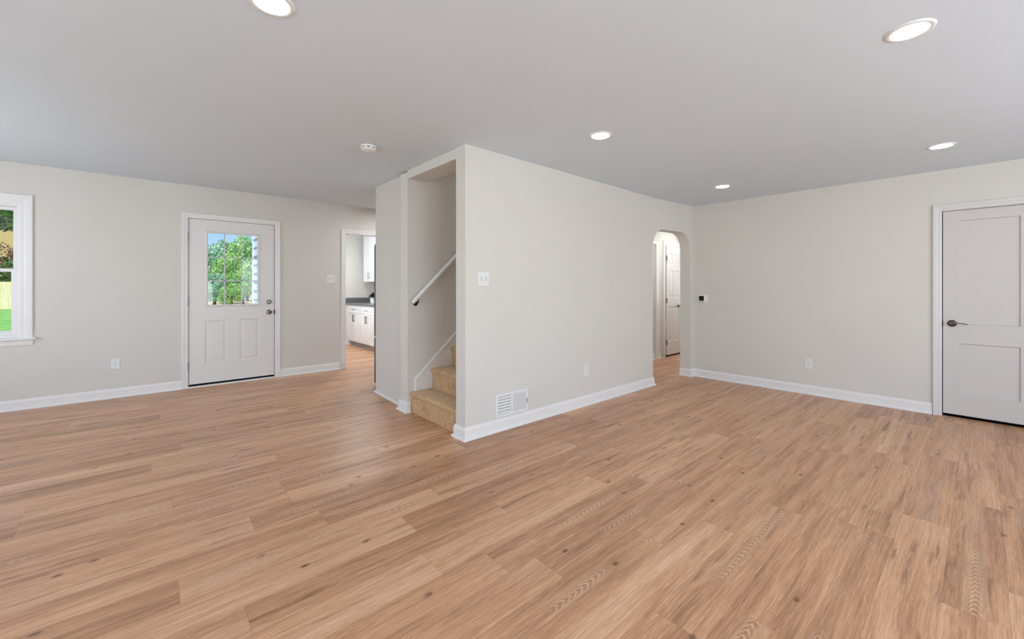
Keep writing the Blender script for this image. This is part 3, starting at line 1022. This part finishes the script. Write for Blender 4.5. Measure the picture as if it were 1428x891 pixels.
def outlet(loc, rz, label):
    r = empty('wall_outlet', loc, rz, label=label, cat='outlet', group='duplex wall outlets')
    rounded_plate(0.073, 0.118, 0.006, 'plate', r)
    for sz in (-0.0195, 0.0195):
        prof = [(0.0165 * math.cos(t) if abs(math.cos(t)) < 0.9 else math.copysign(0.0155, math.cos(t)), sz + 0.0145 * math.sin(t)) for t in [2 * math.pi * k / 24 for k in range(24)]]
        rc = MB().prism(prof, 'y', -0.0078, -0.005).build('receptacle', M['plastic'], r)
        b_ = MB()
        b_.box(-0.0075, -0.0055, -0.0082, -0.0076, sz - 0.001, sz + 0.008)
        b_.box(0.0055, 0.0075, -0.0082, -0.0076, sz + 0.0, sz + 0.007)
        b_.box(-0.0022, 0.0022, -0.0082, -0.0076, sz - 0.009, sz - 0.005)
        b_.build('socket_holes', M['slot'], rc)
    MB().lathe([(0, 0.006), (0.003, 0.006), (0.0025, 0.0072), (0, 0.0072)], 12, YM).build('screw', M['nickel'], r)
    return r


switch_plate((2.057, 6.48, 1.374), 0, 'white double toggle switch left of the kitchen opening')
switch_plate((2.119, 2.78, 1.320), 0, 'white double toggle switch near the stair corner of the partition wall')
outlet((-0.287, 6.48, 0.385), 0, 'white duplex outlet on the wall between window and garden door')
outlet((3.486, 2.78, 0.372), 0, 'white duplex outlet on the partition wall right of the floor vent')
outlet((fx_(1.34), 1.340, 0.356), FANG, 'white duplex outlet on the right wall left of the closet door')

# thermostat
th = empty('thermostat', (fx_(2.560), 2.560, 1.096), FANG, label='small white thermostat with square black screen right of the arch', cat='thermostat')
rounded_plate(0.128, 0.112, 0.008, 'wall_plate', th)
MB().box(-0.056, 0.040, -0.026, -0.008, -0.046, 0.046).build('housing', M['plastic'], th, bevel=0.005, seg=3)
MB().box(-0.044, 0.024, -0.0275, -0.0255, -0.034, 0.034).build('screen', M['screen'], th, bevel=0.001)
b_ = MB(); b_.box(-0.044, 0.024, -0.0265, -0.020, -0.053, -0.046)
b_.build('button_strip', M['plastic_grey'], th)

# floor-level air register
v = empty('air_vent', (2.4355, 2.78, 0.2165), label='white two-section air vent low on the partition wall', cat='vent')
VW, VH = 0.383, 0.204
b_ = MB()
o_ = 0.026
def ringbox(b_, x0, x1, z0, z1, w, y0, y1):
    b_.box(x0, x0 + w, y0, y1, z0, z1); b_.box(x1 - w, x1, y0, y1, z0, z1)
    b_.box(x0 + w, x1 - w, y0, y1, z0, z0 + w); b_.box(x0 + w, x1 - w, y0, y1, z1 - w, z1)
ringbox(b_, -VW / 2, VW / 2, -VH / 2, VH / 2, o_, -0.010, 0)
b_.box(-0.012, 0.012, -0.010, 0, -VH / 2 + o_, VH / 2 - o_)
b_.build('frame', M['plastic'], v, bevel=0.003)
MB().box(-VW / 2 + o_, VW / 2 - o_, -0.0008, -0.0002, -VH / 2 + o_, VH / 2 - o_).build('duct_backing', M['plastic_grey'], v)
b_ = MB()
zz0, zz1 = -VH / 2 + o_, VH / 2 - o_
for k in range(6):
    zc = zz0 + (zz1 - zz0) * (k + 0.5) / 6
    b_.hexa([(-VW / 2 + o_, -0.009, zc - 0.010), (-0.012, -0.009, zc - 0.010), (-0.012, -0.001, zc + 0.003), (-VW / 2 + o_, -0.001, zc + 0.003)],
            [(-VW / 2 + o_, -0.009, zc - 0.007), (-0.012, -0.009, zc - 0.007), (-0.012, -0.001, zc + 0.006), (-VW / 2 + o_, -0.001, zc + 0.006)])
b_.build('horizontal_louvers', M['plastic'], v)
b_ = MB()
for k in range(20):
    xc = 0.010 + (VW / 2 - o_ - 0.014) * (k + 0.5) / 20
    b_.hexa([(xc + 0.002, -0.009, zz0), (xc + 0.0035, -0.009, zz0), (xc - 0.0015, -0.001, zz0), (xc - 0.003, -0.001, zz0)],
            [(xc + 0.002, -0.009, zz1), (xc + 0.0035, -0.009, zz1), (xc - 0.0015, -0.001, zz1), (xc - 0.003, -0.001, zz1)])
b_.build('vertical_louvers', M['plastic'], v)
MB().box(VW / 2 - 0.016, VW / 2 - 0.008, -0.016, -0.009, -0.028, 0.014).build('damper_lever', M['plastic_grey'], v, bevel=0.001)

# ------------------------------------------------------------------ kitchen
def cab_front(w, h, shaker=0.055):
    prof = [(0, 0), (0.003, 0.007), (0.004, 0.007)]
    return slab(w, h, 0.019, [(shaker, w - shaker, shaker if h > 0.3 else 0.030, h - (shaker if h > 0.3 else 0.030))], prof)


def bar_pull(b_, x, z, L, vertical=True, y=0.0):
    if vertical:
        b_.tube([(x, y - 0.026, z - L / 2), (x, y - 0.026, z + L / 2)], 0.006, 10)
        for s_ in (-0.36, 0.36): b_.tube([(x, y, z + s_ * L), (x, y - 0.026, z + s_ * L)], 0.004, 8)
    else:
        b_.tube([(x - L / 2, y - 0.026, z), (x + L / 2, y - 0.026, z)], 0.006, 10)
        for s_ in (-0.36, 0.36): b_.tube([(x + s_ * L, y, z), (x + s_ * L, y - 0.026, z)], 0.004, 8)


def base_cabinet(ycorner, label):
    W = 0.665
    r = empty('base_cabinet', (3.24, ycorner, 0), R(-90), label=label, cat='cabinet', group='white kitchen base cabinets')
    MB().box(0, W - 0.002, 0.02, 0.655, 0.10, 0.873).build('carcass', M['cabinet'], r)
    MB().box(0, W - 0.002, 0.055, 0.60, 0.0, 0.10).build('toe_kick', M['toe'], r)
    b_ = cab_front(W - 0.012, 0.150)
    bmesh.ops.translate(b_.bm, verts=b_.bm.verts, vec=(0.006, 0, 0.708))
    dr = b_.build('drawer', M['cabinet'], r)
    b_ = MB(); bar_pull(b_, W / 2, 0.785, 0.13, False); b_.build('handle', M['nickel'], dr, smooth=50)
    for k in range(2):
        b_ = cab_front(W / 2 - 0.009, 0.580)
        bmesh.ops.translate(b_.bm, verts=b_.bm.verts, vec=(0.006 + k * (W / 2 - 0.003), 0, 0.112))
        do = b_.build('door', M['cabinet'], r)
        b_ = MB(); bar_pull(b_, W / 2 + (-0.03 if k == 0 else 0.03), 0.60, 0.15); b_.build('handle', M['dark_nickel'], do, smooth=50)
    return r
base_cabinet(9.05, 'white base cabinet at the far left end of the kitchen counter')
base_cabinet(8.383, 'white base cabinet second from the left end of the kitchen counter')
base_cabinet(7.716, 'white base cabinet mostly hidden behind the stair wall')
b_ = MB().box(3.24, 3.30, 9.052, 9.198, 0.0, 0.873)
b_.build('filler_strip', M['cabinet'], label='narrow white filler between cabinet and kitchen wall', cat='cabinet')
ct = MB().box(3.215, 3.898, 7.05, 9.199, 0.874, 0.912).build('countertop', M['stone'], bevel=0.003, label='grey stone countertop over the white kitchen base cabinets', cat='countertop')
b_ = MB(); b_.box(3.225, 3.898, 9.179, 9.199, 0.912, 1.018); b_.box(3.878, 3.898, 7.05, 9.179, 0.912, 1.018)
b_.build('backsplash', M['stone'], ct)

def wall_cabinet(y1, W, label):
    r = empty('wall_cabinet', (3.57, y1, 0), R(-90), label=label, cat='cabinet', group='white kitchen wall cabinets')
    MB().box(0, W - 0.002, 0.02, 0.328, 1.367, 2.40).build('carcass', M['cabinet'], r)
    for k in range(2):
        b_ = cab_front(W / 2 - 0.005, 1.02)
        bmesh.ops.translate(b_.bm, verts=b_.bm.verts, vec=(0.003 + k * (W / 2), 0, 1.372))
        do = b_.build('door', M['cabinet'], r)
        b_ = MB(); bar_pull(b_, W / 2 + (-0.03 if k == 0 else 0.03), 1.50, 0.14); b_.build('handle', M['nickel'], do, smooth=50)
wall_cabinet(9.06, 0.66, 'white wall cabinet above the grey kitchen counter')
wall_cabinet(8.39, 0.66, 'white wall cabinet mostly hidden by the stair wall')

# plant on the counter
random.seed(5)
pp = empty('potted_plant', (3.50, 8.36, 0.9125), label='small dark green plant in white pot on the grey kitchen counter', cat='plant')
MB().lathe([(0, 0), (0.045, 0), (0.052, 0.01), (0.062, 0.125), (0.057, 0.125), (0.050, 0.10), (0, 0.10)], 28).build('pot', M['pot'], pp, smooth=40)
b_ = MB()
for k in range(90):
    a = random.uniform(0, 2 * math.pi); el = random.uniform(0.1, 1.4)
    d = Vector((math.cos(a) * math.cos(el), math.sin(a) * math.cos(el), math.sin(el)))
    base = Vector((0, 0, 0.10)) + d * random.uniform(0.02, 0.07)
    tip = base + d * random.uniform(0.05, 0.09)
    sd_ = d.cross(Vector((0, 0, 1))).normalized() * random.uniform(0.012, 0.02)
    mid = (base + tip) / 2 + Vector((0, 0, 0.012))
    b_.quad(base, mid + sd_, tip, mid - sd_)
b_.build('foliage', M['leaf_pot'], pp, kind='stuff')

# refrigerator end showing past the wall
fr = empty('refrigerator', (2.155, 4.30, 0), label='dark stainless refrigerator edge just behind the short wall end', cat='refrigerator')
MB().box(0.0, 0.80, 0.02, 0.74, 0.02, 1.76).build('cabinet_body', M['steel'], fr, bevel=0.006)
MB().box(0.0, 0.80, 0.748, 0.825, 0.62, 1.775).build('fridge_door', M['steel'], fr, bevel=0.01)
MB().box(0.0, 0.80, 0.748, 0.825, 0.03, 0.61).build('freezer_drawer', M['steel'], fr, bevel=0.01)
MB().box(0.0, 0.06, 0.70, 0.80, 1.775, 1.795).build('hinge_cover', M['black'], fr, bevel=0.003)
MB().box(0.02, 0.78, 0.05, 0.76, 0.0, 0.03).build('base_grille', M['black'], fr)

# ------------------------------------------------------------------ outdoors
GZ = -0.20
MB().box(-45, 60, 6.62, 110, GZ - 0.3, GZ).build('lawn', M['lawn'], kind='structure', cat='lawn', label='green and dry grass yard outside the windows')
# clad bump-out of the house beside the door
b_ = MB()
b_.box(1.46, 2.09, 6.63, 8.86, GZ, 3.2)
z = GZ
while z < 3.1:
    b_.hexa([(1.435, 6.63, z), (1.46, 6.63, z), (1.46, 8.82, z), (1.435, 8.82, z)],
            [(1.455, 6.63, z + 0.152), (1.46, 6.63, z + 0.152), (1.46, 8.82, z + 0.152), (1.455, 8.82, z + 0.152)])
    z += 0.155
sdg = b_.build('wall_siding', M['siding'], kind='structure', cat='wall', label='white lap siding of the house seen through the door glass')
MB().box(1.425, 1.475, 8.82, 8.90, GZ, 3.2).build('corner_board', M['siding'], sdg)

FWD = Vector((math.cos(R(YAW)), math.sin(R(YAW))))
RGT = Vector((math.sin(R(YAW)), -math.cos(R(YAW))))


def crown_mesh(name, seed, mat, n=5200, leaf=0.13):
    rnd = random.Random(seed)
    b_ = MB()
    blobs = [(Vector((0, 0, 0)), 1.0)]
    for k in range(16):
        a = rnd.uniform(0, 2 * math.pi); z_ = rnd.uniform(-0.75, 0.75)
        rr = math.sqrt(max(0, 1 - z_ * z_)) * 0.85
        blobs.append((Vector((rr * math.cos(a), rr * math.sin(a), z_)), rnd.uniform(0.28, 0.5)))
    for k in range(n):
        c, r = rnd.choice(blobs[1:]) if rnd.random() < 0.85 else blobs[0]
        d = Vector((rnd.gauss(0, 1), rnd.gauss(0, 1), rnd.gauss(0, 1))).normalized()
        p = c + d * r * rnd.uniform(0.75, 1.03)
        nn = (d + Vector((rnd.gauss(0, 1), rnd.gauss(0, 1), rnd.gauss(0, 1))) * 0.6).normalized()
        t = nn.orthogonal().normalized()
        t = Matrix.Rotation(rnd.uniform(0, 6.28), 3, nn) @ t
        u = nn.cross(t)
        s_ = leaf * rnd.uniform(0.5, 1.1) * 0.6
        b_.quad(p - t * s_, p + u * s_ * 0.6, p + t * s_, p - u * s_ * 0.6)
    bm = b_.bm
    me = bpy.data.meshes.new(name)
    bm.to_mesh(me); bm.free()
    me.materials.append(mat)
    return me


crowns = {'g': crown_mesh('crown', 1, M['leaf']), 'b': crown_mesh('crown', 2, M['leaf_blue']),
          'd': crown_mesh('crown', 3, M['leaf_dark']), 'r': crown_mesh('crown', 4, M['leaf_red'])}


def tree(fwd, px, ztop, rad, kind, label, name='leafy_tree', group='trees beyond the yard', zscale=None):
    """fwd: distance along the view axis, px: bearing as an image column"""
    p = FWD * fwd + RGT * ((px - 714) / 576.1 * fwd)
    r = empty(name, (p.x, p.y, GZ), random.uniform(0, 6), label=label, cat='tree', group=group)
    zr = zscale or rad
    zc = ztop - GZ - zr
    c = bpy.data.objects.new('crown', crowns[kind])
    col.objects.link(c)
    c.parent = r
    c.location = (0, 0, zc)
    c.scale = (rad, rad, zr)
    MB().tube([(0, 0, -0.05), (0.05, 0, zc * 0.5), (0, 0.05, max(zc, 0.6))], [0.13, 0.10, 0.06], 10).build('trunk', M['bark'], r, smooth=50)


random.seed(11)
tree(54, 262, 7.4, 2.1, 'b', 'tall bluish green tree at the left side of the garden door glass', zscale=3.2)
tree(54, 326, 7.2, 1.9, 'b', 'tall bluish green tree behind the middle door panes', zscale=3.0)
tree(52, 374, 7.4, 1.9, 'g', 'tall green tree next to the siding in the door glass', zscale=3.2)
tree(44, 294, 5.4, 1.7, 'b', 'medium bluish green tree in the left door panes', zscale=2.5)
tree(43, 345, 6.1, 1.8, 'g', 'bright green tree right of centre in the door glass', zscale=2.8)
tree(36, 318, 4.0, 1.15, 'g', 'small bright green tree in the middle of the door glass', zscale=1.85)
tree(31, 299, 2.3, 0.75, 'b', 'low bluish bush at the foot of the trees in the left door panes', 'leafy_bush', zscale=1.0)
tree(31, 339, 2.4, 0.75, 'g', 'low green bush near the siding in the door glass', 'leafy_bush', zscale=1.0)
tree(27, 285, 1.3, 0.6, 'b', 'low bush at the lower left corner of the door glass', 'leafy_bush', zscale=0.55)
tree(27, 322, 1.25, 0.6, 'g', 'low bush at the lower middle of the door glass', 'leafy_bush', zscale=0.55)
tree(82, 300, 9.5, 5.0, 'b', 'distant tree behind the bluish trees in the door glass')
tree(38, -62, 14.4, 5.4, 'd', 'tall dark green tree whose crown overhangs the window view', zscale=3.9)
tree(41, 26, 4.6, 1.3, 'd', 'dark green tree at the right side of the window pane', zscale=1.7)
tree(33, -4, 4.9, 1.3, 'r', 'russet leaved tree behind the fence in the window', 'russet_tree', zscale=1.5)
tree(29.5, 26, 3.2, 1.0, 'd', 'dark bush behind the fence at the right of the window pane', 'leafy_bush')
tree(29.5, -34, 3.2, 1.1, 'd', 'dark bush behind the left part of the fence', 'leafy_bush')

# fence
fp0 = FWD * 25.5 + RGT * ((-110 - 714) / 576.1 * 25.5)
fp1 = FWD * 27 + RGT * ((70 - 714) / 576.1 * 27)
fd = (fp1 - fp0)
fl_ = fd.length
fe = empty('wooden_fence', (fp0.x, fp0.y, GZ), math.atan2(fd.y, fd.x), label='pale wooden board fence across the lawn in the window', cat='fence')
b_ = MB()
k = 0.0
while k < fl_:
    b_.box(k, k + 0.138, 0, 0.02, 0.03, 1.80)
    k += 0.145
b_.build('boards', M['fence'], fe)
b_ = MB()
for zr in (0.35, 1.0, 1.6): b_.box(0, fl_, 0.02, 0.06, zr - 0.045, zr + 0.045)
b_.build('rails', M['fence'], fe)
k = 0.0
while k < fl_:
    MB().box(k, k + 0.09, 0.06, 0.15, -0.05, 1.85).build('post', M['fence'], fe)
    k += 2.4

# neighbouring house
hp = FWD * 51 + RGT * ((5 - 714) / 576.1 * 50)
hs = empty('house', (hp.x, hp.y, GZ), R(10), label='tan house glimpsed between the trees in the window', cat='house')
MB().box(-7, 7, -3, 4, 0, 9.2).build('walls', M['house_tan'], hs)
MB().prism([(-3.6, 9.2), (0.5, 11.8), (4.6, 9.2)], 'x', -7.5, 7.5).build('roof', M['roof'], hs)
